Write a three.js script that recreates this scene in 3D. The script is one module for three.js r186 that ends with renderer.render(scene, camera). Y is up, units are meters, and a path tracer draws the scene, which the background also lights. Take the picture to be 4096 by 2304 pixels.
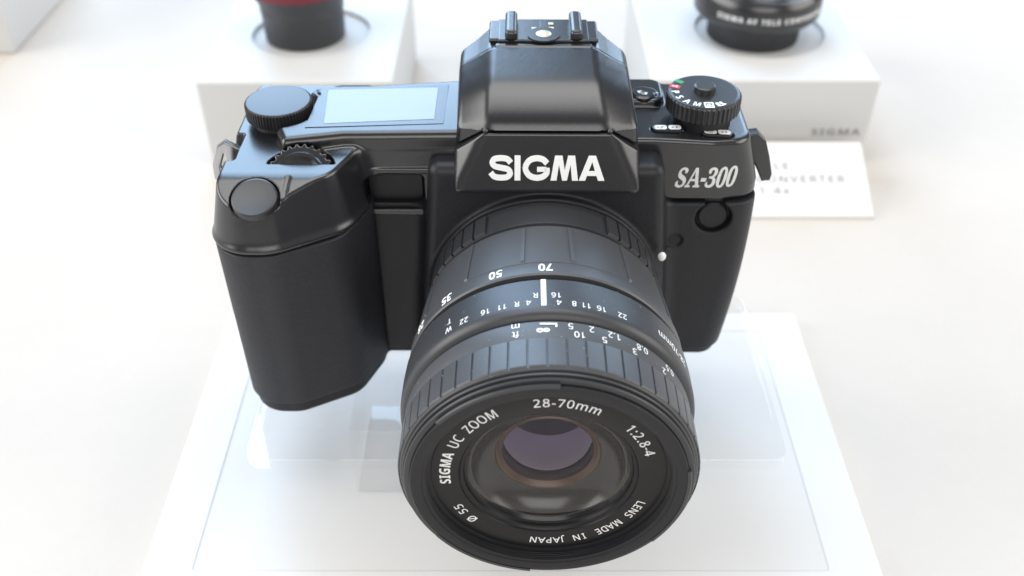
import * as THREE from 'three';
import { mergeGeometries, toCreasedNormals } from 'three/addons/utils/BufferGeometryUtils.js';
import { RoundedBoxGeometry } from 'three/addons/geometries/RoundedBoxGeometry.js';
import { FontLoader } from 'three/addons/loaders/FontLoader.js';
import { RectAreaLightUniformsLib } from 'three/addons/lights/RectAreaLightUniformsLib.js';
import { Brush, Evaluator, SUBTRACTION } from 'three-bvh-csg';

// ---------------------------------------------------------------- camera, light, exposure
// Sizes are given in millimetres (MM turns them into metres). Table top is y = 0; the lens axis of the film camera is 75 mm above it.
const MM = 0.001, AXIS = 75;
const scene = new THREE.Scene();
const camera = new THREE.PerspectiveCamera(32.6, 16 / 9, 0.01, 20);
camera.position.set(-10.1 * MM, (185.7 + AXIS) * MM, 229.1 * MM);
camera.rotation.set(-39 * Math.PI / 180, 0, 0);
camera.focus = 0.254;
camera.userData.fStop = 12;
const renderer = new THREE.WebGLRenderer({ antialias: true });
renderer.toneMapping = THREE.LinearToneMapping;
renderer.toneMappingExposure = 1.1;
renderer.shadowMap.enabled = true;
scene.background = new THREE.Color().setRGB(0.17, 0.17, 0.165);   // the dim room round the display
RectAreaLightUniformsLib.init();

const rgb = (r, g, b) => new THREE.Color().setRGB(r, g, b);
const std = (name, color, roughness, extra = {}) => { const m = new THREE.MeshPhysicalMaterial({ color, roughness, ...extra }); m.name = name; return m; };
const deg = Math.PI / 180;

function lamp(name, label, category, w, h, pos, target, color, intensity, glow) {
  const g = new THREE.Group(); g.name = name; g.userData = { label, category };
  g.position.set(...pos); g.lookAt(...target);                    // a Group's +z looks at the target
  const frameM = std('lamp_frame', rgb(0.5, 0.5, 0.5), 0.5);
  const frame = new THREE.Mesh(new THREE.BoxGeometry(w + 0.1, h + 0.1, 0.04), frameM); frame.name = 'frame'; frame.position.z = -0.03;
  const pane = new THREE.Mesh(new THREE.PlaneGeometry(w, h), std('glow', rgb(0, 0, 0), 1, { emissive: color, emissiveIntensity: glow })); pane.name = 'lit_pane';
  g.add(frame, pane);
  const l = new THREE.RectAreaLight(color, intensity, w, h); l.position.z = 0.01; l.rotation.y = Math.PI; g.add(l);
  scene.add(g);
  return g;
}
// what the camera's glossy black plastic mirrors: two daylight windows behind the display (left one large), and ceiling panels overhead
lamp('daylight_window', 'large bluish daylight window behind the display on the left', 'window', 1.1, 3.8, [-0.56, 2.35, -1.7], [-0.56, 2.35, 0], rgb(0.5, 0.72, 1.0), 7, 0.3);
lamp('daylight_window_001', 'narrower bluish daylight window behind the display on the right', 'window', 0.8, 0.9, [0.98, 0.85, -1.7], [0.98, 0.85, 0], rgb(0.55, 0.75, 1.0), 6, 0.3);
lamp('side_window', 'white side window to the left of the display table', 'window', 2.5, 1.9, [-2.3, 1.3, 0.4], [0, 1.3, 0.4], rgb(1.0, 0.99, 0.965), 4.8, 0.3);
lamp('side_window_001', 'white side window to the right of the display table', 'window', 2.3, 1.8, [2.4, 1.25, 0.4], [0, 1.25, 0.4], rgb(1.0, 0.96, 0.91), 3.6, 0.3);
lamp('front_fill_panel', 'added white fill panel behind the viewer facing the display', 'window', 2.0, 1.3, [0.2, 1.25, 2.3], [0.2, 1.25, 0], rgb(1.0, 0.98, 0.95), 3.2, 0.3);  // unseen panel added as fill to brighten the front faces and lettering
lamp('ceiling_light', 'wide white ceiling light panel above the display table', 'light', 2.2, 0.9, [0, 2.2, -0.15], [0, 0, -0.1501], rgb(1.0, 0.985, 0.96), 4.2, 0.3);

// ---------------------------------------------------------------- helpers
const used = {};
function add(parent, name, geo, mat, scaled) {
  if (!scaled) geo.scale(MM, MM, MM);
  const m = new THREE.Mesh(geo, mat); m.name = name; m.castShadow = m.receiveShadow = true;
  parent.add(m); return m;
}
function thing(name, label, category, pos = [0, 0, 0], turn = 0, group) {
  const n = (used[name] = (used[name] ?? -1) + 1), g = new THREE.Group();
  g.name = n ? `${name}_${String(n).padStart(3, '0')}` : name;
  g.userData = { label, category }; if (group) g.userData.group = group;
  g.position.set(pos[0] * MM, pos[1] * MM, pos[2] * MM); g.rotation.y = turn;
  scene.add(g); return g;
}
let seed = 7;
const rnd = () => { seed = (Math.imul(seed, 1664525) + 1013904223) >>> 0; return seed / 4294967296; };

// ---- signed distance helpers (mm)
const { min, max, abs, hypot, sqrt, sin, cos } = Math;
const smin = (a, b, k) => { const h = max(k - abs(a - b), 0) / k; return min(a, b) - h * h * k * 0.25; };
const smax = (a, b, k) => -smin(-a, -b, k);
const rbox = (x, y, z, c, h, r) => {
  const qx = abs(x - c[0]) - h[0] + r, qy = abs(y - c[1]) - h[1] + r, qz = abs(z - c[2]) - h[2] + r;
  return hypot(max(qx, 0), max(qy, 0), max(qz, 0)) + min(max(qx, qy, qz), 0) - r;
};
function poly2(px, py, v) {
  let d = 1e9, s = 1;
  for (let i = 0, j = v.length - 1; i < v.length; j = i++) {
    const ex = v[j][0] - v[i][0], ey = v[j][1] - v[i][1], wx = px - v[i][0], wy = py - v[i][1];
    const t = min(1, max(0, (wx * ex + wy * ey) / (ex * ex + ey * ey))), bx = wx - ex * t, by = wy - ey * t;
    d = min(d, bx * bx + by * by);
    const c1 = py >= v[i][1], c2 = py < v[j][1], c3 = ex * wy > ey * wx;
    if ((c1 && c2 && c3) || (!c1 && !c2 && !c3)) s = -s;
  }
  return s * sqrt(d);
}
const slab = (d2, y, y0, y1, r) => { const a = d2 + r, b = abs(y - (y0 + y1) / 2) - (y1 - y0) / 2 + r; return min(max(a, b), 0) + hypot(max(a, 0), max(b, 0)) - r; };
const capsule = (x, y, z, a, b, r) => {
  const ux = b[0] - a[0], uy = b[1] - a[1], uz = b[2] - a[2], wx = x - a[0], wy = y - a[1], wz = z - a[2];
  const t = min(1, max(0, (wx * ux + wy * uy + wz * uz) / (ux * ux + uy * uy + uz * uz)));
  return hypot(wx - ux * t, wy - uy * t, wz - uz * t) - r;
};
const disc = (x, y, z, c, n, R, h, r = 0.3) => {        // cylinder about axis n through c, half height h
  const wx = x - c[0], wy = y - c[1], wz = z - c[2], a = wx * n[0] + wy * n[1] + wz * n[2];
  const q = sqrt(max(0, wx * wx + wy * wy + wz * wz - a * a)) - R + r, b = abs(a) - h + r;
  return min(max(q, b), 0) + hypot(max(q, 0), max(b, 0)) - r;
};
const plane = (x, y, z, p, n) => (x - p[0]) * n[0] + (y - p[1]) * n[1] + (z - p[2]) * n[2];
const unit = (a) => { const l = hypot(...a); return a.map((q) => q / l); };

// surface nets over a distance field, vertices pulled onto the surface; grain tilts the normals a little (moulded plastic texture)
function meshField(f, lo, hi, h, grain = 0) {
  const nx = Math.ceil((hi[0] - lo[0]) / h) + 1, ny = Math.ceil((hi[1] - lo[1]) / h) + 1, nz = Math.ceil((hi[2] - lo[2]) / h) + 1;
  const val = new Float32Array(nx * ny * nz).fill(9), B = 6, reach = B * h * 0.9 * 1.25 + h;
  for (let bz = 0; bz < nz; bz += B) for (let by = 0; by < ny; by += B) for (let bx = 0; bx < nx; bx += B) {
    const d = f(lo[0] + (bx + B / 2) * h, lo[1] + (by + B / 2) * h, lo[2] + (bz + B / 2) * h), far = abs(d) > reach;
    for (let k = bz; k < min(nz, bz + B); k++) for (let j = by; j < min(ny, by + B); j++) for (let i = bx; i < min(nx, bx + B); i++)
      val[(k * ny + j) * nx + i] = far ? d : f(lo[0] + i * h, lo[1] + j * h, lo[2] + k * h);
  }
  const id = new Int32Array(nx * ny * nz).fill(-1), pos = [], nor = [], idx = [], e = 0.12, off = [0, 1, nx, nx + 1, nx * ny, nx * ny + 1, nx * ny + nx, nx * ny + nx + 1];
  const edges = []; for (let a = 0; a < 8; a++) for (const bit of [1, 2, 4]) if (!(a & bit)) edges.push([a, a | bit]);
  for (let k = 0; k < nz - 1; k++) for (let j = 0; j < ny - 1; j++) for (let i = 0; i < nx - 1; i++) {
    const o = (k * ny + j) * nx + i; let m = 0;
    for (let c = 0; c < 8; c++) if (val[o + off[c]] < 0) m |= 1 << c;
    if (m === 0 || m === 255) continue;
    let x = 0, y = 0, z = 0, n = 0;
    for (const [a, b] of edges) {
      const va = val[o + off[a]], vb = val[o + off[b]];
      if ((va < 0) === (vb < 0)) continue;
      const t = va / (va - vb);
      x += (a & 1) + ((b & 1) - (a & 1)) * t; y += ((a >> 1) & 1) + (((b >> 1) & 1) - ((a >> 1) & 1)) * t; z += (a >> 2) + ((b >> 2) - (a >> 2)) * t; n++;
    }
    x = lo[0] + (i + x / n) * h; y = lo[1] + (j + y / n) * h; z = lo[2] + (k + z / n) * h;
    let g;
    for (let it = 0; it < 3; it++) {
      g = [f(x + e, y, z) - f(x - e, y, z), f(x, y + e, z) - f(x, y - e, z), f(x, y, z + e) - f(x, y, z - e)];
      const l = hypot(...g) || 1; g = g.map((q) => q / l);
      if (it < 2) { const d = max(-0.5 * h, min(0.5 * h, f(x, y, z))); x -= g[0] * d; y -= g[1] * d; z -= g[2] * d; }
    }
    id[o] = pos.length / 3; pos.push(x, y, z);
    g = unit([g[0] + (rnd() - 0.5) * grain, g[1] + (rnd() - 0.5) * grain, g[2] + (rnd() - 0.5) * grain]);
    nor.push(...g);
  }
  const quad = (a, b, c, d, flip) => { if (a < 0 || b < 0 || c < 0 || d < 0) return; flip ? idx.push(a, c, b, a, d, c) : idx.push(a, b, c, a, c, d); };
  for (let k = 1; k < nz - 1; k++) for (let j = 1; j < ny - 1; j++) for (let i = 1; i < nx - 1; i++) {
    const o = (k * ny + j) * nx + i, s = val[o] < 0;
    if (s !== val[o + 1] < 0) quad(id[o - nx - nx * ny], id[o - nx * ny], id[o], id[o - nx], !s);
    if (s !== val[o + nx] < 0) quad(id[o - 1 - nx * ny], id[o - nx * ny], id[o], id[o - 1], s);
    if (s !== val[o + nx * ny] < 0) quad(id[o - 1 - nx], id[o - nx], id[o], id[o - 1], !s);
  }
  const geo = new THREE.BufferGeometry();
  geo.setAttribute('position', new THREE.Float32BufferAttribute(pos, 3));
  geo.setAttribute('normal', new THREE.Float32BufferAttribute(nor, 3));
  const uv = new Float32Array(pos.length / 3 * 2);
  for (let i = 0; i < uv.length / 2; i++) { uv[2 * i] = (pos[3 * i] + 0.7 * pos[3 * i + 2]) / 16; uv[2 * i + 1] = (pos[3 * i + 1] + 0.6 * pos[3 * i + 2]) / 16; }
  geo.setAttribute('uv', new THREE.BufferAttribute(uv, 2));
  geo.setIndex(idx);
  return geo;
}

// ---- turned parts: profile [[radius, along]...] about the z axis
function turned(profile, seg = 160, start = 0, length = Math.PI * 2, crease = 0.5) {
  const g = new THREE.LatheGeometry(profile.map(([r, z]) => new THREE.Vector2(r, z)), seg, start, length);
  let out = toCreasedNormals(g, crease);
  if (length < 6) {                                          // a piece of a ring: close both ends
    const caps = [start, start + length].map((a) => { const c = new THREE.ShapeGeometry(new THREE.Shape(profile.map(([r, z]) => new THREE.Vector2(r, z)))).toNonIndexed(); c.rotateY(a - Math.PI / 2); return c; });
    out = mergeGeometries([out, ...caps]);
  }
  out.rotateX(Math.PI / 2);
  return out;
}
const upright = (profile, seg = 96, crease = 0.5) => toCreasedNormals(new THREE.LatheGeometry(profile.map(([r, y]) => new THREE.Vector2(r, y)), seg), crease);
function gear(R, depth, teeth, y0, y1, bevel = 0.35) {       // knurled rim, axis y, closed
  const s = new THREE.Shape(), n = teeth * 4;
  for (let i = 0; i <= n; i++) { const a = (i / n) * Math.PI * 2, r = R - (i % 4 < 2 ? 0 : depth); s[i ? 'lineTo' : 'moveTo'](r * cos(a), r * sin(a)); }
  const g = new THREE.ExtrudeGeometry(s, { depth: y1 - y0 - 2 * bevel, bevelEnabled: true, bevelSize: bevel, bevelThickness: bevel, bevelOffset: -bevel, bevelSegments: 2, curveSegments: 1 });
  g.rotateX(-Math.PI / 2); g.translate(0, y0 + bevel, 0);
  return g;
}

// ---- lettering
const fonts = {};
for (const n of ['sans_bold', 'sans_regular', 'serif_bold']) fonts[n] = await new FontLoader().loadAsync(`fonts/droid/droid_${n}.typeface.json`);
function glyph(ch, font, size, depth, wide = 1, slant = 0, bevel = 0) {
  const shapes = fonts[font].generateShapes(ch, size);
  if (!shapes.length) return null;
  const g = new THREE.ExtrudeGeometry(shapes, { depth, bevelEnabled: bevel > 0, bevelSize: bevel * 0.6, bevelThickness: bevel, bevelSegments: 2, curveSegments: 5 });
  g.scale(wide, 1, 1);
  if (slant) g.applyMatrix4(new THREE.Matrix4().makeShear(0, 0, slant, 0, 0, 0));
  return g;
}
const advance = (ch, font, size) => { const d = fonts[font].data; return ((d.glyphs[ch] ?? d.glyphs['?']).ha * size) / d.resolution; };
// place(s along the line, geometry) for every character; cap height is about 0.71 of size
function letters(text, { font = 'sans_bold', cap = 2, depth = 0.08, wide = 1, slant = 0, track = 0, bevel = 0 }, place) {
  const size = cap / 0.99, list = [];
  let total = 0; const adv = [...text].map((c) => { const a = advance(c, font, size) * wide + track; total += a; return a; });
  let s = -total / 2;
  [...text].forEach((c, i) => { const g = glyph(c, font, size, depth, wide, slant, bevel); if (g) { g.translate(-(adv[i] - track) / 2, -cap / 2, 0); place(s + adv[i] / 2, g); list.push(g); } s += adv[i]; });
  return mergeGeometries(list);
}
const flatText = (text, o) => letters(text, o, (s, g) => g.translate(s, 0, 0));
const basis = (X, Y, Z, p) => new THREE.Matrix4().makeBasis(new THREE.Vector3(...X), new THREE.Vector3(...Y), new THREE.Vector3(...Z)).setPosition(...p);
function barrelText(text, o, R, phi, z, side = 0) {       // on a barrel about z, read from behind the camera; phi degrees from the top towards +x
  return letters(text, o, (s, g) => { const a = phi * deg - s / R; if (side) g.rotateZ(side); g.applyMatrix4(basis([-cos(a), sin(a), 0], [0, 0, 1], [sin(a), cos(a), 0], [R * sin(a), R * cos(a), z])); });
}
function ringText(text, o, R, theta, z) {                 // on a flat ring facing +z, clockwise, tops outwards
  return letters(text, o, (s, g) => { const a = theta * deg - s / R; g.applyMatrix4(basis([sin(a), -cos(a), 0], [cos(a), sin(a), 0], [0, 0, 1], [R * cos(a), R * sin(a), z])); });
}

// ---------------------------------------------------------------- materials
function noiseTexture(n, cells, seed0, lo, hi) {
  seed = seed0; const grids = cells.map((c) => ({ c, v: Float32Array.from({ length: c * c }, rnd) })), data = new Uint8Array(n * n * 4);
  const sm = (t) => t * t * (3 - 2 * t);
  for (let y = 0; y < n; y++) for (let x = 0; x < n; x++) {
    let s = 0, w = 0, a = 1;
    for (const { c, v } of grids) {
      const fx = (x / n) * c, fy = (y / n) * c, ix = fx | 0, iy = fy | 0, tx = sm(fx - ix), ty = sm(fy - iy), at = (i, j) => v[(j % c) * c + (i % c)];
      s += a * ((at(ix, iy) * (1 - tx) + at(ix + 1, iy) * tx) * (1 - ty) + (at(ix, iy + 1) * (1 - tx) + at(ix + 1, iy + 1) * tx) * ty); w += a; a *= 0.75;
    }
    const q = Math.round(255 * (lo + (hi - lo) * (s / w))), o = (y * n + x) * 4;
    data[o] = data[o + 1] = data[o + 2] = q; data[o + 3] = 255;
  }
  const t = new THREE.DataTexture(data, n, n); t.magFilter = THREE.LinearFilter; t.wrapS = t.wrapT = THREE.RepeatWrapping; t.needsUpdate = true;
  return t;
}
const mottled = noiseTexture(512, [5, 17, 63, 190], 11, 0.975, 1.0); mottled.colorSpace = THREE.SRGBColorSpace;
const grainMap = noiseTexture(512, [21, 43, 87], 23, 0, 1);
const M = {
  table: std('table_laminate', rgb(0.585, 0.54, 0.49), 0.7, { specularIntensity: 0.35, map: mottled }),
  board: std('white_board', rgb(0.65, 0.643, 0.63), 0.55, { specularIntensity: 0.4 }),
  panel: std('white_panel', rgb(0.615, 0.61, 0.6), 0.5, { specularIntensity: 0.4 }),
  pedestal: std('pale_grey_pedestal', rgb(0.59, 0.59, 0.583), 0.55, { specularIntensity: 0.5 }),
  card: std('white_card', rgb(0.68, 0.675, 0.66), 0.6),
  ink: std('grey_print', rgb(0.22, 0.23, 0.24), 0.7),
  acrylic: std('clear_acrylic', rgb(1, 1, 1), 0.02, { transmission: 1, thickness: 0, ior: 1.49 }),
  plastic: std('black_satin_plastic', rgb(0.012, 0.0125, 0.015), 0.27, { ior: 1.68, bumpMap: grainMap, bumpScale: 1e-5 }),
  front: std('black_matte_plastic', rgb(0.014, 0.0145, 0.0175), 0.45, { specularIntensity: 0.65, bumpMap: grainMap, bumpScale: 6e-5 }),
  knob: std('black_knob_plastic', rgb(0.016, 0.0165, 0.019), 0.38, { ior: 1.6 }),
  rubber: std('black_grip_rubber', rgb(0.02, 0.0205, 0.0255), 0.52, { specularIntensity: 0.8, bumpMap: grainMap, bumpScale: 1.1e-4 }),
  dark: std('black_recess', rgb(0.006, 0.006, 0.008), 0.5),
  barrel: std('black_lens_barrel', rgb(0.03, 0.0315, 0.036), 0.42, { ior: 1.55 }),
  ringrubber: std('black_ring_rubber', rgb(0.055, 0.057, 0.062), 0.45, { ior: 1.6 }),
  inner: std('black_lens_interior', rgb(0.01, 0.01, 0.0115), 0.35, { specularIntensity: 0.6 }),
  white: std('white_print', rgb(0.84, 0.85, 0.85), 0.5),
  dust: std('pale_dust', rgb(0.45, 0.45, 0.44), 0.9),
  silver: std('silver_print', rgb(0.72, 0.74, 0.72), 0.4),
  green: std('green_print', rgb(0.03, 0.28, 0.12), 0.5),
  red: std('red_print', rgb(0.62, 0.03, 0.06), 0.5),
  brass: std('cream_contact', rgb(0.62, 0.6, 0.48), 0.35, { metalness: 0.3 }),
  lcd: std('grey_lcd_glass', rgb(0.19, 0.215, 0.25), 0.07),
  chrome: std('dark_chrome', rgb(0.5, 0.5, 0.52), 0.25, { metalness: 1 }),
  redband: std('red_band', rgb(0.15, 0.014, 0.026), 0.45),
  glassFront: std('front_glass', rgb(1, 1, 1), 0.01, { transmission: 1, thickness: 0, ior: 1.5, specularIntensity: 0.55 }),
  glassInner: std('coated_inner_glass', rgb(0.012, 0.009, 0.016), 0.03, { ior: 1.9, specularColor: rgb(0.8, 0.68, 1.0) }),
  cell: std('glossy_black_cell', rgb(0.013, 0.012, 0.0125), 0.22),
  reflectedArc: std('painted_reflection_arc', rgb(0.07, 0.04, 0.03), 0.35, { metalness: 0.3 }),  // orange-brown reflection in the glass, put into the colour
};

// ---------------------------------------------------------------- table and display furniture
{
  const g = new THREE.BoxGeometry(2400, 30, 1700); g.translate(0, -15, -150);
  const uv = g.attributes.uv; for (let i = 0; i < uv.count; i++) uv.setXY(i, uv.getX(i) * 8, uv.getY(i) * 5.6);
  const t = add(scene, 'table', g, M.table); t.userData = { kind: 'structure' };
}
const rrect = (x0, x1, z0, z1, r) => {
  const s = new THREE.Shape();
  s.moveTo(x0 + r, z0); s.lineTo(x1 - r, z0); s.absarc(x1 - r, z0 + r, r, -Math.PI / 2, 0); s.lineTo(x1, z1 - r); s.absarc(x1 - r, z1 - r, r, 0, Math.PI / 2);
  s.lineTo(x0 + r, z1); s.absarc(x0 + r, z1 - r, r, Math.PI / 2, Math.PI); s.lineTo(x0, z0 + r); s.absarc(x0 + r, z0 + r, r, Math.PI, 1.5 * Math.PI);
  return s;
};
// Shape drawn in (x, z) and raised from y0 to y1
function raised(shape, y0, y1, bevel = 0, curve = 10) {
  const g = new THREE.ExtrudeGeometry(shape, { depth: y1 - y0 - 2 * bevel, bevelEnabled: bevel > 0, bevelSize: bevel, bevelThickness: bevel, bevelOffset: -bevel, bevelSegments: 3, curveSegments: curve });
  g.rotateX(Math.PI / 2); g.translate(0, y1 - bevel, 0);
  return g;
}
{
  const t = thing('display_tray', 'low white tray with raised rim under the acrylic stand', 'tray', [-10, 0, 10]);
  const s = rrect(-112.8, 112.6, -80.8, 84, 1.5), hole = rrect(-97.5, 96.5, -70, 40, 1);
  s.holes.push(hole);
  add(t, 'rim', raised(s, 0, 5, 0.5), M.board);
  add(t, 'panel', raised(rrect(-97.5, 96.5, -70, 40, 1), 0.1, 4.72, 0), M.panel);
}
{
  const t = thing('acrylic_stand', 'clear acrylic stand carrying the black film camera', 'display stand', [-9, 4.72, -3]);
  const g1 = raised(rrect(-81, 81, -39, 38, 5), 34 - 4.72, 37.8 - 4.72, 0.4); add(t, 'top_plate', g1, M.acrylic);
  const g2 = new RoundedBoxGeometry(104, 29.2, 40, 2, 0.6); g2.translate(0, 14.63, 3); add(t, 'block', g2, M.acrylic);
  const g3 = new RoundedBoxGeometry(96, 2.6, 26, 2, 0.4); g3.translate(0, 34.42, -21); add(t, 'pad', g3, M.acrylic);
}
const csg = new Evaluator(); csg.attributes = ['position', 'normal']; csg.useGroups = false;
function pedestal(label, w, h, d, pos, recess) {
  const t = thing('display_pedestal', label, 'pedestal', pos, 0, 'pale grey display pedestals');
  let g = new RoundedBoxGeometry(w, h, d, 3, 1.6); g.deleteAttribute('uv'); g.translate(0, h / 2, 0);
  if (recess) {
    const c = new THREE.CylinderGeometry(recess[2], recess[2], 8, 96); c.deleteAttribute('uv');
    const a = new Brush(g), b = new Brush(c); b.position.set(recess[0], h + 4 - 2, recess[1]); a.updateMatrixWorld(); b.updateMatrixWorld();
    g = csg.evaluate(a, b, SUBTRACTION).geometry;
  }
  add(t, 'block', g, M.pedestal);
  return t;
}
pedestal('pale grey pedestal under the black lens with a red band', 93, 45, 118, [-112.8, 0, -250], [0, 4, 30]);
const pedR = pedestal('pale grey pedestal under the black teleconverter, with a maker name low on its front', 108.5, 45, 118, [110, 0, -252], [7, 3, 33]);
pedestal('pale grey pedestal cut off by the left picture edge', 93, 90, 118, [-352, 0, -373]);
{ const g = flatText('SIGMA', { font: 'sans_bold', cap: 3.4, depth: 0.1, wide: 1.45, track: 0.5 }); g.translate(38, 17, 59.05); add(pedR, 'lettering', g, M.ink); }
{
  const t = thing('name_card', 'white sloping name card in front of the right pedestal', 'card', [111, 0, -161]);
  const s = new THREE.Shape(); s.moveTo(18, 0); s.lineTo(18, 1.6); s.lineTo(-18.5, 19.4); s.lineTo(-18.5, 0); s.closePath();
  const g = new THREE.ExtrudeGeometry(s, { depth: 90, bevelEnabled: true, bevelSize: 0.3, bevelThickness: 0.3, bevelOffset: -0.3, bevelSegments: 2 });
  g.rotateY(-Math.PI / 2); g.translate(45, 0, 0); add(t, 'card', g, M.board);
  const face = new THREE.Matrix4().makeRotationX(-Math.PI / 2 + 26 * deg), put = (q, x, along) => { q.applyMatrix4(face); q.translate(x, 10.4 + along * sin(26 * deg), -along * cos(26 * deg) + 0.05); return q; };
  const sheet = new RoundedBoxGeometry(84, 34, 0.5, 2, 0.2); add(t, 'printed_sheet', put(sheet, 0.5, 0), M.card);
  const line = (text, along, x0) => { const q = flatText(text, { font: 'sans_regular', cap: 3.6, depth: 0.1, wide: 1.3, track: 0.75 }); q.computeBoundingBox(); q.translate(-q.boundingBox.min.x, 0, 0.3); return put(q, x0, along); };
  add(t, 'lettering', mergeGeometries([line('TELE', 7, -6.4), line('CONVERTER', -0.2, -6.6), line('1.4x', -6.4, -6)]), M.ink);
}
{
  const t = thing('camera_lens', 'upright black lens with a dark red band on the left pedestal', 'lens', [-116, 43, -246.5]);
  add(t, 'barrel', upright([[0, 0], [19.6, 0], [20.2, 0.6], [20.6, 15], [21, 16], [20.8, 16.6], [21.2, 20], [24.6, 26], [25, 26.6], [0, 26.6]]), M.barrel);
  add(t, 'red_band', upright([[0, 26.6], [25.4, 26.6], [25.7, 27], [26.2, 31.4], [25.8, 31.8], [0, 31.8]]), M.redband);
  add(t, 'front_barrel', upright([[0, 31.8], [26.4, 31.8], [27, 34], [27, 58], [26, 59], [23, 59], [22, 56], [0, 54]]), M.barrel);
}
{
  const t = thing('teleconverter', 'black teleconverter with white lettering on the right pedestal', 'teleconverter', [113.5, 43, -248]);
  add(t, 'lower_ring', gear(23.2, 0.35, 90, 0, 12, 0.5), M.barrel);
  add(t, 'barrel', upright([[0, 12], [22.5, 12], [29.8, 13.2], [31.4, 15], [31.8, 24], [31.2, 26], [29.6, 28.2], [27.2, 28.6], [0, 28.6]]), M.plastic);
  add(t, 'mount_rim', upright([[27, 28.6], [27.1, 29.6], [26, 30], [22, 30], [21.8, 24], [0, 23]]), M.chrome);
  const a = letters('SIGMA AF TELE CONVERTER', { font: 'sans_bold', cap: 2.5, depth: 0.1, wide: 1.05, track: 0.45 }, (s, g) => { const p = s / 31.6 + 0.08; g.applyMatrix4(basis([cos(p), 0, -sin(p)], [0, 1, 0], [sin(p), 0, cos(p)], [31.65 * sin(p), 20, 31.65 * cos(p)])); });
  add(t, 'lettering', a, M.white);
}

// ---------------------------------------------------------------- the film camera
// Body axes: origin on the lens axis, x to the picture's right, y up, z towards the viewer; the base plate is at y = -34.5.
const film = thing('film_camera', 'black film camera with zoom lens on the acrylic stand', 'camera', [-0.6, AXIS - 34.5, 0], -0.5 * deg);
const up = (g) => g.translate(0, 34.5, 0);
const part = (name, g, m, parent = film) => add(parent, name, up(g), m);
const H = 0.55;

// plan outlines in (x, z)
const gripPlan = [[-79.4, -34], [-79.4, 8.4], [-76.5, 8.4], [-64.8, 2.3], [-60.9, -7], [-60.9, -34]];
const capPlan = [[-79, -38], [-79, 9], [-76.3, 9], [-63.9, 1.8], [-59.6, -9], [-59.6, -38]];
const corePlan = [[-80, -36], [-80, -15], [54.5, -15], [54.5, -36]];
const rightEdge = (y) => 0.0016 * (y - 16) * (y - 16);
const coreD = (x, y, z) => poly2(x + (x > 0 ? rightEdge(y) : 0), z, corePlan) - 7.6;

const groove = (x, y, z, d) => d;
function bodyField(x, y, z) {
  let d = slab(coreD(x, y, z), y, -31.2, 25.6, 0.8);
  // mount housing with shoulders that flare downwards
  const w = 32.5 + max(0, 43 - y) * 0.085;
  const hb = rbox(x, y, z, [0, 4, -12], [w, 38.5, 12.2], 3.2);
  d = smin(d, hb, 5);
  d = smin(d, disc(x, y, z, [0, 0, -3], [0, 0, 1], 33.6, 5.2, 0.8), 1.2);
  d = smax(d, -(hypot(x, y) - 31 + 0 * z), 0.4) > 0 && z > -1.5 ? max(d, -(hypot(x, y) - 31)) : d;
  // lens release: a dished hollow with a button in it
  d = smax(d, -disc(x, y, z, [49.2, 20.6, -6], [0, 0, 1], 5.3, 4.2, 0.6), 0.8);
  // small hollow beside the mount
  d = smax(d, -disc(x, y, z, [38.4, 12.5, -4], [0, 0, 1], 2.4, 4, 0.5), 0.8);
  return d;
}
part('body_shell', meshField(bodyField, [-92, -33, -46], [64, 44.5, 4], H, 0.02), M.front);

const gripLean = (y) => 0.045 * y;
const gripField = (x, y, z) => {
  let d = slab(poly2(x, z - gripLean(y), gripPlan) - 11.4, y, -31.2, 27, 0.7);
  d = smax(d, z > -30 ? -30 - z : -1, 0.5);
  return d;
};
part('grip', meshField(gripField, [-93, -33, -32], [-47, 29, 24], H, 0.03), M.rubber);

const baseField = (x, y, z) => {
  const a = poly2(x + (x > 0 ? 3.5 : 0), z, corePlan) - 6.2, b = poly2(x, z - gripLean(-32), gripPlan) - 10.2;
  return smin(slab(a, y, -34.5, -30.6, 1.4), slab(b, y, -36.6, -30.6, 1.8), 2);
};
part('base_plate', meshField(baseField, [-92, -38, -46], [62, -29, 24], H, 0.02), M.front);

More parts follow.
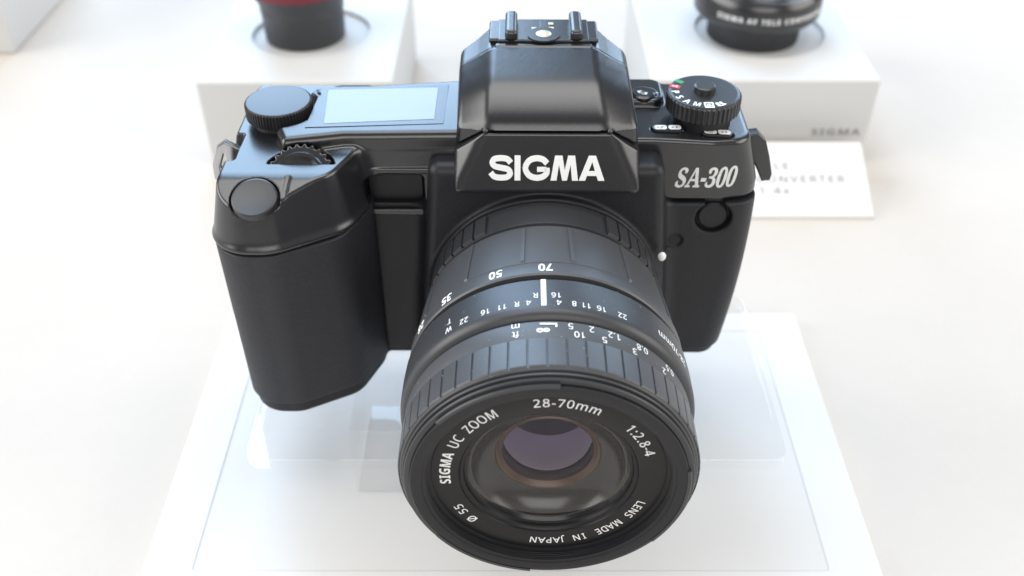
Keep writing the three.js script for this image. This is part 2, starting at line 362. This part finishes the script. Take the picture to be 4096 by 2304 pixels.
// left top cover: cap over the grip, shutter slope, raised display shoulder, window recess
const slopeN = [0, cos(24 * deg), sin(24 * deg)], slopeP = [0, 45, 8.8];
const shoulderPlan = [[-24, -37.5], [-66, -31.5], [-71.5, -24], [-73, -9], [-71, -4.2], [-56, -7.2], [-24, -8]];
const wheelC = [-66.4, 40.8, 3.6], wheelN = unit([0.0, 0.74, 0.67]);
const buttonC = [-76.6, 42.1, 15.3];
function leftField(x, y, z) {
  const draft = max(0, y - 29) * 0.23;
  let cap = slab(poly2(x, z, capPlan) - 12 + draft - 0.4 * Math.exp(-(((y - 28.8) / 1.3) ** 2)), y, 27.5, 45, 1.0);
  cap = smax(cap, plane(x, y, z, slopeP, slopeN), 0.7);
  // right of the shutter panel the top falls away a little more
  let d = smin(cap, rbox(x, y, z, [-40, 33, -23], [22, 11.4, 17], 1.4), 4.5);
  d = smin(d, rbox(x, y, z, [-42, 37.6, -6.4], [11.5, 0.9, 1.2], 0.6), 0.8);
  let sh = slab(poly2(x, z, shoulderPlan) - 1.6, y, 38, 49.5 - 0.0012 * (z + 20) * (z + 20), 2.2);
  sh = smax(sh, -disc(x, y, z, [-76, 50, -20.6], [0, 1, 0], 11.2, 20, 0.5), 1.2);
  d = smin(d, sh, 1.0);
  // focus-assist window hollow
  d = smax(d, -rbox(x, y, z, [-43, 30, -6], [8.4, 5.8, 4.5], 1.2), 0.8);
  // wheel slot, shutter socket, strap notch, panel groove
  d = smax(d, -disc(x, y, z, wheelC.map((q, i) => q + wheelN[i] * 0.2), wheelN, 9.7, 2.1, 0.5), 0.6);
  d = smax(d, -disc(x, y, z, buttonC, slopeN, 6.5, 1.5, 0.4), 0.5);
  d = smax(d, -rbox(x, y, z, [-91, 42, -6], [6.2, 11, 7], 1), 0.8);
  d = smax(d, -capsule(x, y, z, [-68.6, 45.2, 9.4], [-69.6, 40.4, 20.4], 0.75), 0.6);
  return d;
}
part('left_top_cover', meshField(leftField, [-93, 19, -42], [-16, 51.5, 23], 0.45, 0.012), M.plastic);

function rightField(x, y, z) {
  const draft = max(0, y - 30) * 0.2 * (x > 40 ? 1 : 0), topY = 46.4 - max(0, x - 30) * 0.055;
  let d = slab(poly2(x + rightEdge(y) + draft, z, [[18, -36], [18, -15.6], [50, -15.6], [55, -16.6], [55, -36]]) - 7, y, 26.1, 60, 1.1);
  d = smax(d, y - topY, 1.6);
  d = smin(d, slab(poly2(x, z, [[22, -37], [31, -37], [31, -30.5], [22, -30.5]]) - 3.6, y, 40, 48.6, 1), 0.7);
  d = smax(d, -disc(x, y, z, [28.6, 48.6, -31], [0, 1, 0], 3.9, 1.1, 0.3), 0.4);
  for (const [cx, cy, cz] of [[34, 46.4, -14.2], [47.8, 45.4, -13.2]]) d = smax(d, -(capsule(x, (y - cy) * 1.2, z, [cx - 2.6, 0, cz], [cx + 2.6, 0, cz], 2.0)), 0.5);
  return d;
}
part('right_top_cover', meshField(rightField, [14, 24.5, -46], [64, 51, -7], 0.45, 0.012), M.plastic);

// prism housing (front with the maker's name) and the pop-up flash head above it
const frontN = unit([0, 0.24, 0.97]), frontP = [0, 36.8, 2.9];
function prismField(x, y, z) {
  const ax = abs(x);
  let d = plane(x, y, z, frontP, frontN);
  d = smax(d, plane(ax, y, z, [18, 52, -0.9], unit([0.56, 0.44, 0.70])), 1.4);
  d = smax(d, ax - 25.6 + max(0, y - 40) * 0.05, 1.2);
  d = smax(d, 35.6 - y, 1.6);
  d = smax(d, y - 52.4 - 0.14 * (z + 1) * 0, 0.5);
  d = smax(d, y - (52.4 - max(0, ax - 17.0) * 0.8), 0.4);
  d = smax(d, -36 - z, 1);
  return d;
}
part('prism_housing', meshField(prismField, [-28, 33, -38], [28, 54, 5.5], 0.45, 0.012), M.plastic);
const flashProfile = [[-0.9, 52.9], [-2.6, 55.4], [-6.4, 58.4], [-12, 61.6], [-19, 64.0], [-24.6, 65.6], [-26.4, 65.4], [-40, 65.4], [-40, 40], [-0.9, 40]];
const FX = -0.9;
const flashCurve = [...new THREE.CatmullRomCurve3(flashProfile.slice(0, 6).map(([z, y]) => new THREE.Vector3(z, y, 0)), false, 'centripetal').getPoints(44).map((p) => [p.x, p.y]), ...flashProfile.slice(6)];
function flashField(x, y, z) {
  const ax = abs(x - FX * min(1, max(0, (y - 52) / 8)));
  const prof = poly2(z, y, flashCurve);
  const k = 0.4 + 0.17 * min(1, max(0, (y - 51) / 12));
  let d = smax(prof, (ax - 15.6 + max(0, y - 53) * 0.09) * k + prof * sqrt(1 - k * k), 0.8);
  d = smax(d, ax - 25.2 + (y - 45) * 0.1, 1.5);
  d = smax(d, (52.9 - max(0, ax - 17.0) * 0.8) - y, 0.4);
  d = smax(d, y - 66.0, 0.6);
  // raised lip where the shoe plate meets the sloping face
  d = smin(d, rbox(x, y, z, [FX, 65.2, -26.2], [13.6, 0.9, 1.1], 0.7), 0.7);
  d = smax(d, -rbox(x, y, z, [FX, 67.2, -34], [5.6, 1.6, 7.2], 0.4), 0.3);
  return d;
}
const flash = part('flash_head', meshField(flashField, [-28, 42, -43], [28, 69, 1], 0.45, 0.012), M.plastic);
for (const s of [-1, 1]) { const g = new THREE.SphereGeometry(0.75, 12, 8); g.translate(s * 16.6, 53.2, -0.9); part('hinge_stud', g, M.plastic, flash); }
// accessory shoe
const shoe = new THREE.Group(); shoe.name = 'accessory_shoe'; film.add(shoe);
{
  const g = new RoundedBoxGeometry(25.6, 1.4, 14, 3, 0.5); g.translate(FX, 66.1, -34.6); part('shoe_plate', g, M.plastic, shoe);
  for (const s of [-1, 1]) {
    const r = new RoundedBoxGeometry(3.5, 3.4, 14.4, 4, 1.2); r.translate(FX + s * 9.1, 67.9, -34.3); part('rail', r, M.plastic, shoe);
    const e = new RoundedBoxGeometry(3.6, 1.6, 12.6, 3, 0.7); e.translate(FX + s * 13.6, 65.9, -34.6); part('side_ear', e, M.plastic, shoe);
  }
  const b = new THREE.CylinderGeometry(4.6, 4.6, 0.5, 48); b.translate(FX, 66.9, -30.6); part('contact_base', b, M.plastic, shoe);
  const c = upright([[0, 0.5], [1.6, 0.5], [2.2, 0.2], [2.2, 0]], 32); c.translate(FX, 67.1, -30.6); part('contact', c, M.brass, shoe);
  for (const [x, z] of [[-2.6, -34.6], [2.2, -34.8], [2.2, -37.8]]) { const q = new RoundedBoxGeometry(1.5, 0.4, 1.3, 2, 0.15); q.translate(FX + x, 66.95, z); part('contact', q, M.brass, shoe); }
  const rib = new RoundedBoxGeometry(2, 0.6, 5, 2, 0.2); rib.translate(FX, 66.9, -37.2); part('shoe_rib', rib, M.plastic, shoe);
}
// maker's name and type name
{
  const stroke = (pts, w) => {                               // a line of even width along a smooth curve
    const c = new THREE.CatmullRomCurve3(pts.map(([x, y]) => new THREE.Vector3(x, y, 0)), false, 'centripetal').getPoints(48), L = [], R = [];
    c.forEach((p, i) => { const a = c[max(0, i - 1)], b = c[min(c.length - 1, i + 1)], n = unit([-(b.y - a.y), b.x - a.x]); L.push([p.x + n[0] * w / 2, p.y + n[1] * w / 2]); R.push([p.x - n[0] * w / 2, p.y - n[1] * w / 2]); });
    return [...L, ...R.reverse()];
  };
  const shape = (pts, x0) => new THREE.Shape(pts.map(([x, y]) => new THREE.Vector2(x + x0, y)));
  const A = shape([[0, 0], [0.39, 1], [0.68, 1], [1.07, 0], [0.81, 0], [0.735, 0.2], [0.325, 0.2], [0.25, 0]], 3.8);
  A.holes.push(new THREE.Path([[4.19, 0.38], [4.47, 0.38], [4.335, 0.78]].map((p) => new THREE.Vector2(...p))));
  const shapes = [
    shape(stroke([[0.9, 0.72], [0.76, 0.86], [0.48, 0.9], [0.2, 0.85], [0.12, 0.71], [0.22, 0.58], [0.5, 0.51], [0.8, 0.43], [0.88, 0.28], [0.77, 0.14], [0.48, 0.1], [0.2, 0.15], [0.06, 0.3]], 0.215), 0),
    shape([[0, 0], [0.235, 0], [0.235, 1], [0, 1]], 1.07),
    shape(stroke([[1.03, 0.7], [0.86, 0.85], [0.58, 0.9], [0.28, 0.8], [0.12, 0.5], [0.28, 0.2], [0.58, 0.1], [0.86, 0.15], [1.02, 0.3], [1.03, 0.5]], 0.22), 1.4),
    shape([[0.62, 0.36], [1.0, 0.36], [1.0, 0.54], [0.62, 0.54]], 1.4),
    shape([[0, 0], [0.17, 1], [0.47, 1], [0.585, 0.4], [0.72, 1], [1.0, 1], [1.15, 0], [0.91, 0], [0.825, 0.66], [0.68, 0], [0.49, 0], [0.335, 0.66], [0.24, 0]], 2.6), A];
  const g = new THREE.ExtrudeGeometry(shapes, { depth: 0.045, bevelEnabled: true, bevelSize: 0.008, bevelThickness: 0.012, bevelSegments: 2 });
  g.translate(-4.87 / 2, -0.5, 0); g.scale(31.2 / 4.87, 6.9, 6.5);
  g.applyMatrix4(basis([1, 0, 0], [0, frontN[2], -frontN[1]], frontN, [0, 43.1, 2.9 - (43.1 - 36.8) * (0.24 / 0.97)]));
  part('maker_lettering', g, M.white);
  const t = flatText('SA-300', { font: 'serif_bold', cap: 6.3, depth: 0.25, wide: 0.8, slant: 0.2, track: -0.25, bevel: 0.08 });
  t.computeBoundingBox(); const c = t.boundingBox; t.translate(-c.min.x, 0, 0); t.scale(17.6 / (c.max.x - c.min.x), 1, 1); t.translate(36.9, 34, 0);
  const tp = t.attributes.position;                          // laid on the curved front of the cover
  for (let i = 0; i < tp.count; i++) {
    const x = tp.getX(i), y = tp.getY(i); let z = -4;
    for (let k = 0; k < 60; k++) { const d = rightField(x, y, z); if (d < 0.002) break; z -= d * 0.9; }
    tp.setZ(i, z + tp.getZ(i));
  };
  part('type_lettering', t, M.silver);
}

// display window
{
  const q = [[-61.6, -10.8], [-31.3, -13.6], [-31.4, -32.2], [-63.4, -30.4]], s = new THREE.Shape(q.map(([x, z]) => new THREE.Vector2(x, z)));
  const f = [[-66.6, -8.8], [-28.6, -11.2], [-28.4, -34.2], [-65.4, -31.9]], fs = new THREE.Shape(f.map(([x, z]) => new THREE.Vector2(x, z)));
  const fr = part('display_frame', raised(fs, 48.9, 49.54, 0.04), M.plastic);
  part('display_glass', raised(s, 49.3, 49.62, 0.04), M.lcd, fr);
  const tick = new RoundedBoxGeometry(0.7, 0.3, 2.4, 1, 0.1); tick.rotateY(0.5); tick.translate(-66, 49.8, -29); part('tick_mark', tick, M.dark, fr);
}
// power knob
{
  const g = mergeGeometries([gear(9.5, 0.35, 64, 46.8, 51.4, 0.4)]); g.translate(-76, 0, -20.6);
  const k = part('power_knob', g, M.knob);
  const c = upright([[0, 51.55], [7.8, 51.55], [8.9, 51.45], [9.0, 51.2], [0, 51.2]], 80, 0.2); c.translate(-76, 0, -20.6); part('knob_top', c, M.knob, k);
  const st = new THREE.CylinderGeometry(7.4, 7.8, 2.4, 48); st.translate(-76, 45.9, -20.6); part('knob_stem', st, M.dark, k);
}
// control wheel behind the shutter button
{
  const q = new THREE.Quaternion().setFromUnitVectors(new THREE.Vector3(0, 1, 0), new THREE.Vector3(...wheelN)), mt = new THREE.Matrix4().makeRotationFromQuaternion(q).setPosition(...wheelC);
  const g = gear(9.2, 0.75, 26, -1.7, 2.0, 0.35); g.applyMatrix4(mt);
  const w = part('control_wheel', g, M.plastic);
  const hub = upright([[0, 2.2], [4.6, 2.2], [5.6, 2.9], [6.4, 2.9], [7.0, 2.1], [7, 1]], 64); hub.applyMatrix4(mt); part('wheel_hub', hub, M.plastic, w);
}
// shutter button
{
  const q = new THREE.Quaternion().setFromUnitVectors(new THREE.Vector3(0, 1, 0), new THREE.Vector3(...slopeN)), mt = new THREE.Matrix4().makeRotationFromQuaternion(q).setPosition(...buttonC);
  const g = upright([[0, 0.3], [2.5, 0.34], [4.6, 0.5], [5.5, 0.62], [5.9, 0.45], [6.05, 0], [6.05, -1.4], [0, -1.4]], 72, 0.4); g.applyMatrix4(mt);
  part('shutter_button', g, M.knob);
}
// focus-assist window
{ const g = new RoundedBoxGeometry(15.6, 10.6, 0.6, 2, 0.3); g.translate(-43, 30, -9.8); part('assist_window', g, M.dark); }
// lens release button
{
  const g = turned([[4.4, -10.4], [4.4, -9.2], [3.9, -8.7], [2.4, -8.75], [0, -8.6]], 48); g.translate(49.2, 20.6, 0); part('lens_release', g, M.front);
}
// right-hand dial with its marks
{
  const D = [44.4, 0, -21.2], at = (g) => g.translate(...D);
  const d = part('mode_dial', at(gear(10.5, 0.4, 44, 49.3, 54.2, 0.45)), M.knob);
  part('dial_top', at(upright([[0, 54.5], [9.2, 54.5], [9.9, 54.35], [9.9, 54.0], [0, 54.0]], 80, 0.2)), M.knob, d);
  part('dial_button', at(upright([[0, 56.5], [2.5, 56.5], [3.0, 56.2], [3.1, 54.4], [0, 54.4]], 40, 0.4)), M.knob, d);
  part('dial_stem', at(upright([[0, 50], [8.4, 50], [8.4, 44.5], [0, 44.5]], 48)), M.dark, d);
  const mark = (text, ang, r, cap, m, wide = 1) => {
    const a = ang * deg, g = flatText(text, { font: 'sans_bold', cap, depth: 0.08, wide });
    g.applyMatrix4(basis([sin(a), 0, -cos(a)], [-cos(a), 0, -sin(a)], [0, 1, 0], [r * cos(a), 54.52, r * sin(a)]));
    part('mark', at(g), m, d);
  };
  const plate = (ang, r, w, h, m) => { const a = ang * deg, g = new RoundedBoxGeometry(w, 0.12, h, 2, 0.05); g.rotateY(-a); g.translate(r * cos(a), 54.54, r * sin(a)); part('mark', at(g), m, d); };
  plate(222, 8.6, 2.6, 1.7, M.green);
  plate(199, 8.4, 3.0, 1.9, M.red);
  { const a = 199 * deg, g = new RoundedBoxGeometry(1.7, 0.1, 0.4, 1, 0.04), k = new RoundedBoxGeometry(0.4, 0.1, 1.1, 1, 0.04); k.translate(-0.5, 0, 0); const q = mergeGeometries([g, k]); q.rotateY(-a); q.translate(8.4 * cos(a), 54.62, 8.4 * sin(a)); part('mark', at(q), M.white, d); }
  mark('P', 176, 8.2, 2.1, M.white); mark('S', 154, 8.2, 2.1, M.white); mark('A', 133, 8.2, 2.1, M.white); mark('M', 112, 8.2, 2.1, M.white, 0.9);
  // two pictograms: a frame with bars, and a pair of bars
  const icon = (ang, bits) => { const a = ang * deg, list = bits.map(([u, v, w, h]) => { const g = new RoundedBoxGeometry(w, 0.1, h, 1, 0.04); g.translate(u, 0, v); return g; }), g = mergeGeometries(list); g.rotateY(-(a - Math.PI / 2)); g.translate(8.1 * cos(a), 54.55, 8.1 * sin(a)); part('mark', at(g), M.white, d); };
  icon(89, [[0, -1.3, 2.6, 0.5], [0, 1.3, 2.6, 0.5], [-1.1, 0, 0.5, 2.4], [1.1, 0, 0.5, 2.4], [0, -0.3, 1.1, 0.6], [0, 0.5, 1.7, 0.4]]);
  icon(66, [[-0.7, 0, 0.9, 1.9], [0.5, -0.4, 0.8, 1.2], [0.9, 0.6, 1.1, 0.6], [-0.1, 0.9, 1.8, 0.35]]);
}
// small round button on the block beside the prism
{
  const g = upright([[0, 49.0], [2.9, 49.0], [3.5, 48.6], [3.5, 47.6], [0, 47.6]], 48, 0.4); g.translate(28.6, 0, -31); const b = part('round_button', g, M.plastic);
  const n = [[-0.7, -0.5, 1.4, 1.3, 0.4], [0.5, 0.4, 1.5, 1.3, -0.3], [-0.1, 0, 0.9, 1.7, 0.7]].map(([x, z, w, h, t]) => { const q = new RoundedBoxGeometry(w, 0.1, h, 1, 0.04); q.rotateY(t); q.translate(x, 0, z); return q; });
  const m = mergeGeometries(n); m.translate(28.4, 49.06, -30.6); part('mark', m, M.white, b);
  const p = new RoundedBoxGeometry(0.9, 0.1, 0.35, 1, 0.04); p.translate(32.6, 48.66, -31.2); part('mark', p, M.white, b);
}
// two rocker buttons with white pictograms
for (const [cx, cy, cz, tilt] of [[34, 46.5, -14.0, 0], [47.8, 45.75, -12.9, -0.055]]) {
  const s = rrect(-4.3, 4.3, -1.65, 1.65, 1.6), g = raised(s, -0.7, 0.55, 0.3); g.rotateZ(tilt); g.translate(cx, cy, cz);
  const b = part('rocker_button', g, M.plastic);
  for (const k of [-1, 1]) {
    const w = rrect(-1.75, 1.75, -1.15, 1.15, 0.8);
    const q = raised(w, 0.5, 0.62, 0); q.translate(k * 1.98, 0, 0.05); q.rotateZ(tilt); q.translate(cx, cy, cz); part('mark', q, M.white, b);
    const dots = (k < 0 ? [[-0.8, 0.1, 0.5, 0.3], [0.5, -0.2, 0.7, 0.25], [0.1, 0.5, 1, 0.2]] : [[-0.6, 0.2, 0.6, 0.35], [0.5, 0.1, 0.35, 0.8]]).map(([x, z, ww, h]) => { const e = new RoundedBoxGeometry(ww, 0.08, h, 1, 0.03); e.translate(x, 0.65, z); return e; });
    const e = mergeGeometries(dots); e.translate(k * 1.98, 0, 0.05); e.rotateZ(tilt); e.translate(cx, cy, cz); part('mark', e, M.dark, b);
  }
}
// strap lugs
{
  const s = new THREE.Shape([[58.5, 41], [61, 41.4], [63.4, 39], [65.2, 34], [66.8, 28.2], [66.6, 26.6], [65, 26.4], [63.2, 30], [61.8, 32.6], [58.5, 33]].map((p) => new THREE.Vector2(...p)));
  const g = new THREE.ExtrudeGeometry(s, { depth: 2.6, bevelEnabled: true, bevelSize: 0.6, bevelThickness: 0.6, bevelSegments: 3 }); g.translate(0, 0, -22.5);
  part('strap_lug', toCreasedNormals(g, 0.7), M.plastic);
  const o = new THREE.Shape([[-84.6, 44.4], [-88.4, 46.6], [-90.4, 45.2], [-92.6, 39.6], [-92.8, 35.4], [-91.2, 33.6], [-86, 36]].map((p) => new THREE.Vector2(...p)));
  o.holes.push(new THREE.Path([[-88.4, 43.8], [-89.4, 43.6], [-91.2, 39.4], [-91.4, 36.4], [-90.4, 36], [-88.2, 37.6]].map((p) => new THREE.Vector2(...p))));
  const l = new THREE.ExtrudeGeometry(o, { depth: 1.4, bevelEnabled: true, bevelSize: 0.4, bevelThickness: 0.4, bevelSegments: 2 }); l.translate(0, 0, -6.4);
  part('strap_lug', toCreasedNormals(l, 0.7), M.chrome);
}

// ---------------------------------------------------------------- the zoom lens (a part of the camera; its pieces are sub-parts)
const lens = new THREE.Group(); lens.name = 'zoom_lens'; film.add(lens);
const piece = (name, g, m) => part(name, g, m, lens);
piece('mount_ring', turned([[31, -1], [32.2, 1], [32.6, 1.4], [32.6, 2.6], [32, 3]]), M.front);
piece('rear_barrel', turned([[32, 2.6], [32.6, 3.2], [33, 12.2], [33.3, 12.6], [33.3, 13.3], [32.7, 13.5], [32.7, 14.6], [33.6, 14.9], [33.9, 15.5], [33.6, 16]]), M.barrel);
for (let a = 33; a <= 327; a += 7) {
  const g = turned([[32.9, 3.4], [33.5, 3.7], [33.8, 11.8], [33.1, 12.2]], 5, 0, 5.9 * deg); g.rotateZ((180 - a - 2.95) * deg); piece('rear_grip_pad', g, M.barrel);
}
piece('zoom_ring', turned([[33.4, 16], [34.2, 16.1], [34.5, 16.5], [36.4, 34.0], [36.5, 34.5], [36.2, 34.75]]), M.ringrubber);
for (const a of [-60.5, -35, -10.4, 9.6, 34.8, 61, 86, 111, 136, 161, 186, 211, 236, 261, -85]) {
  const g = turned([[34.3, 16.6], [34.95, 17.0], [36.75, 33.6], [36.3, 34.2]], 2, 0, 1.5 * deg, 0.2); g.rotateZ((180 - a - 0.75) * deg); piece('ridge', g, M.ringrubber);
}
piece('focal_length_band', turned([[36.1, 34.75], [36.7, 34.95], [36.85, 35.3], [37.0, 39.4], [36.7, 39.95], [35, 40.1], [34.8, 42.2]]), M.ringrubber);
piece('scale_barrel', turned([[34.8, 42.3], [37, 42.35], [37.45, 42.8], [37.7, 47], [37.75, 52.6], [37.65, 53.8], [37.3, 54.8], [36.6, 55.5], [35.4, 55.9], [34.8, 56.1]], 160, 0, Math.PI * 2, 0.7), M.barrel);
piece('focus_ring', turned([[34.8, 56.2], [35.9, 56.4], [36.25, 56.8], [36.35, 62], [36.2, 62.4], [36.2, 71.9], [35.8, 72.3], [34.4, 72.4]]), M.ringrubber);
for (let i = 0; i < 52; i++) {
  const a = -12 + i * 360 / 52;
  const g = turned([[36.1, 62.3], [36.52, 62.7], [36.6, 63.2], [36.6, 71.6], [36.3, 72.0]], 6, 0, 6.0 * deg, 0.4); g.rotateZ((180 - a - 3) * deg); piece('focus_grip_pad', g, M.ringrubber);
}
piece('front_ring', turned([[34.2, 72.3], [34.4, 72.6], [35.3, 72.75], [35.45, 73.0], [35.3, 73.4], [34.5, 73.5], [34.4, 73.9], [34.9, 74.05], [35.0, 74.3], [34.8, 74.6], [33.6, 74.7]]), M.barrel);
const rim = piece('filter_rim', turned([[33.4, 74.5], [33.5, 75.3], [33.2, 75.6], [31.0, 75.6], [30.6, 75.4], [30.5, 75.0]]), M.front);
for (const [a, len] of [[-23.5, 53], [104, 48], [211, 48]]) {
  const g = turned([[33.3, 74.8], [34.0, 74.9], [34.15, 75.4], [33.9, 75.75], [33.1, 75.75]], 24, 0, len * deg, 0.5); g.rotateZ((180 - a - len / 2) * deg); piece('hood_lug', g, M.barrel);
}
{ // filter thread
  const p = [[30.6, 75.2]]; for (let i = 0; i < 5; i++) p.push([29.75, 74.95 - i * 0.55], [30.25, 74.7 - i * 0.55]); p.push([29.6, 72.3], [28.6, 72.1]); piece('filter_thread', turned(p, 160, 0, Math.PI * 2, 0.2), M.front);
}
const ringZ = 72.2;
piece('name_ring', turned([[28.8, 71.9], [28.5, ringZ], [22.2, ringZ], [21.9, ringZ - 0.15], [21.7, ringZ - 0.6]]), M.inner);
piece('inner_cone', turned([[21.7, ringZ - 0.5], [21.3, 71.3], [20.8, 71.2], [20.5, 70.5], [20.0, 70.3]], 160, 0, Math.PI * 2, 0.35), M.inner);
{
  const dome = (R, z, rise, n = 24) => Array.from({ length: n + 1 }, (_, i) => { const t = i / n, r = R * (1 - t); return [r, z + rise * (1 - (r / R) ** 2)]; });
  piece('front_element', turned(dome(20.2, 70.2, 2.6), 96, 0, Math.PI * 2, 3), M.glassFront);
  piece('element_cell', turned([[20.2, 70.1], [19.4, 69.3], [18.9, 69.2], [18.2, 68.2], [16.8, 66.9], [15.4, 66.0], [14.2, 65.4], [13.2, 65.0]], 96, 0, Math.PI * 2, 0.45), M.cell);
  piece('reflection_arc_ring', turned([[13.3, 65.05], [12.9, 65.3], [12.3, 65.0], [11.8, 64.4], [11, 63.8]], 96, 0, Math.PI * 2, 0.9), M.reflectedArc);  // its brown stands in for the reflected arc low in the glass
  piece('inner_element', turned(dome(11.5, 64.1, 3.2), 96, 0, Math.PI * 2, 3), M.glassInner);
}
// lettering round the front
const RT = { font: 'sans_regular', cap: 2.7, depth: 0.08, track: 0.35 };
for (const [t, th, o] of [['28-70mm', 81, { cap: 2.5, wide: 1.0, track: 0.2 }], ['1:2.8-4', 31, { cap: 2.5, wide: 0.95, track: 0.25 }], ['LENS', -29.5, { cap: 2.2, wide: 0.95, track: 0.1 }], ['MADE', -51, { cap: 2.2, wide: 0.92, track: 0.05 }], ['IN', -70.5, { cap: 2.2 }], ['JAPAN', -90, { cap: 2.2, track: 0.1 }], ['Ø 55', -145, { cap: 2.3 }], ['SIGMA', 174, { cap: 2.6, wide: 0.95, track: 0.1, font: 'sans_bold' }], ['UC', 151.5, { cap: 2.6, wide: 0.95, track: 0.15 }], ['ZOOM', 130.5, { cap: 2.6, wide: 0.9, track: 0.1 }]])
  piece('front_lettering', ringText(t, { ...RT, ...o }, 25.2, th, ringZ + 0.01), M.white);
// scales on the barrel
const NT = { font: 'sans_regular', cap: 2.2, depth: 0.06, wide: 0.95 };
for (const [t, a] of [['70', -1.4], ['50', -21], ['35', -44.2], ['28', -62.5]]) piece('focal_length_number', barrelText(t, { ...NT, font: 'sans_bold', cap: 2.7, wide: 0.9 }, 36.95, a, 37.3), M.white);
{ const g = new RoundedBoxGeometry(1.25, 0.2, 9.8, 3, 0.09); g.applyMatrix4(new THREE.Matrix4().makeRotationZ(2.4 * deg).multiply(new THREE.Matrix4().makeTranslation(0, 37.68, 47.9))); piece('index_line', g, M.white); }
for (const [t, a, z] of [['R', -5.2, 49], ['16', 2.2, 49], ['4', -7.9, 51.5], ['R', -12, 51.5], ['11', -17.6, 51.5], ['16', -24, 51.5], ['22', -33, 51.5], ['T', -40, 48.6], ['W', -40, 51.6], ['4', 3, 51.7], ['8', 8.5, 51.7], ['11', 12.9, 51.7], ['16', 18.7, 51.7], ['22', 27, 51.7]])
  piece('scale_number', barrelText(t, { ...NT, cap: 1.75 }, 37.74, a, z), M.white);
piece('scale_lettering', barrelText('28-70mm', { ...NT, cap: 2.2, wide: 1 }, 37.75, 54.5, 50), M.white);
for (const [t, a, z, side] of [['m', -13, 57.9, 0], ['ft', -13, 60.6, 0], ['5', 7.2, 58.3, 0], ['10', 10.4, 60.9, 0], ['2', 15, 58.3, 0], ['5', 19.8, 60.9, 0], ['1.2', 24, 58.4, 0], ['3', 32.4, 60.9, 0], ['0.8', 36.4, 58.5, 0], ['2', 47.6, 60.9, 0], ['0.5', 52, 58.5, 0]])
  piece('distance_number', barrelText(t, { ...NT, cap: 1.95 }, 36.36, a, z), M.white);
{ const g = glyph('8', 'sans_bold', 2.2, 0.06); g.translate(-0.75, -1.05, 0); g.rotateZ(Math.PI / 2); g.scale(1.35, 1, 1); const a = -3 * deg; g.applyMatrix4(basis([-cos(a), sin(a), 0], [0, 0, 1], [sin(a), cos(a), 0], [36.36 * sin(a), 36.36 * cos(a), 59.9])); piece('infinity_mark', g, M.white);
  const l = mergeGeometries([new THREE.BoxGeometry(4, 0.5, 0.1).translate(0.2, 0, 0), new THREE.BoxGeometry(0.45, 1.4, 0.1).translate(-1.6, 0.4, 0)]), b = -0.6 * deg; l.applyMatrix4(basis([-cos(b), sin(b), 0], [0, 0, 1], [sin(b), cos(b), 0], [36.38 * sin(b), 36.38 * cos(b), 57.8])); piece('infinity_mark', l, M.white); }
// specks of dust on the upper half of the rings
{
  seed = 99; const list = [];
  for (let i = 0; i < 150; i++) {
    const z = 43 + rnd() * 30, R = z < 53.5 ? 37.72 : z < 57 ? 0 : z < 62.2 ? 36.36 : 36.62, a = (rnd() - 0.5) * 2.2, r = 0.05 + 0.09 * rnd() * rnd();
    if (!R) continue;
    const g = new THREE.IcosahedronGeometry(r, 0); g.deleteAttribute('uv'); g.translate(R * sin(a), R * cos(a), z); list.push(g);
  }
  const d = piece('dust', mergeGeometries(list), M.dust); d.userData = { kind: 'stuff' };
}
// white mounting dot on the right of the mount
{ const g = new THREE.SphereGeometry(1.2, 20, 14); g.scale(1, 1.25, 0.7); g.translate(33.7, 14.2, 2.6); part('mounting_dot', g, M.white); }

renderer.render(scene, camera);
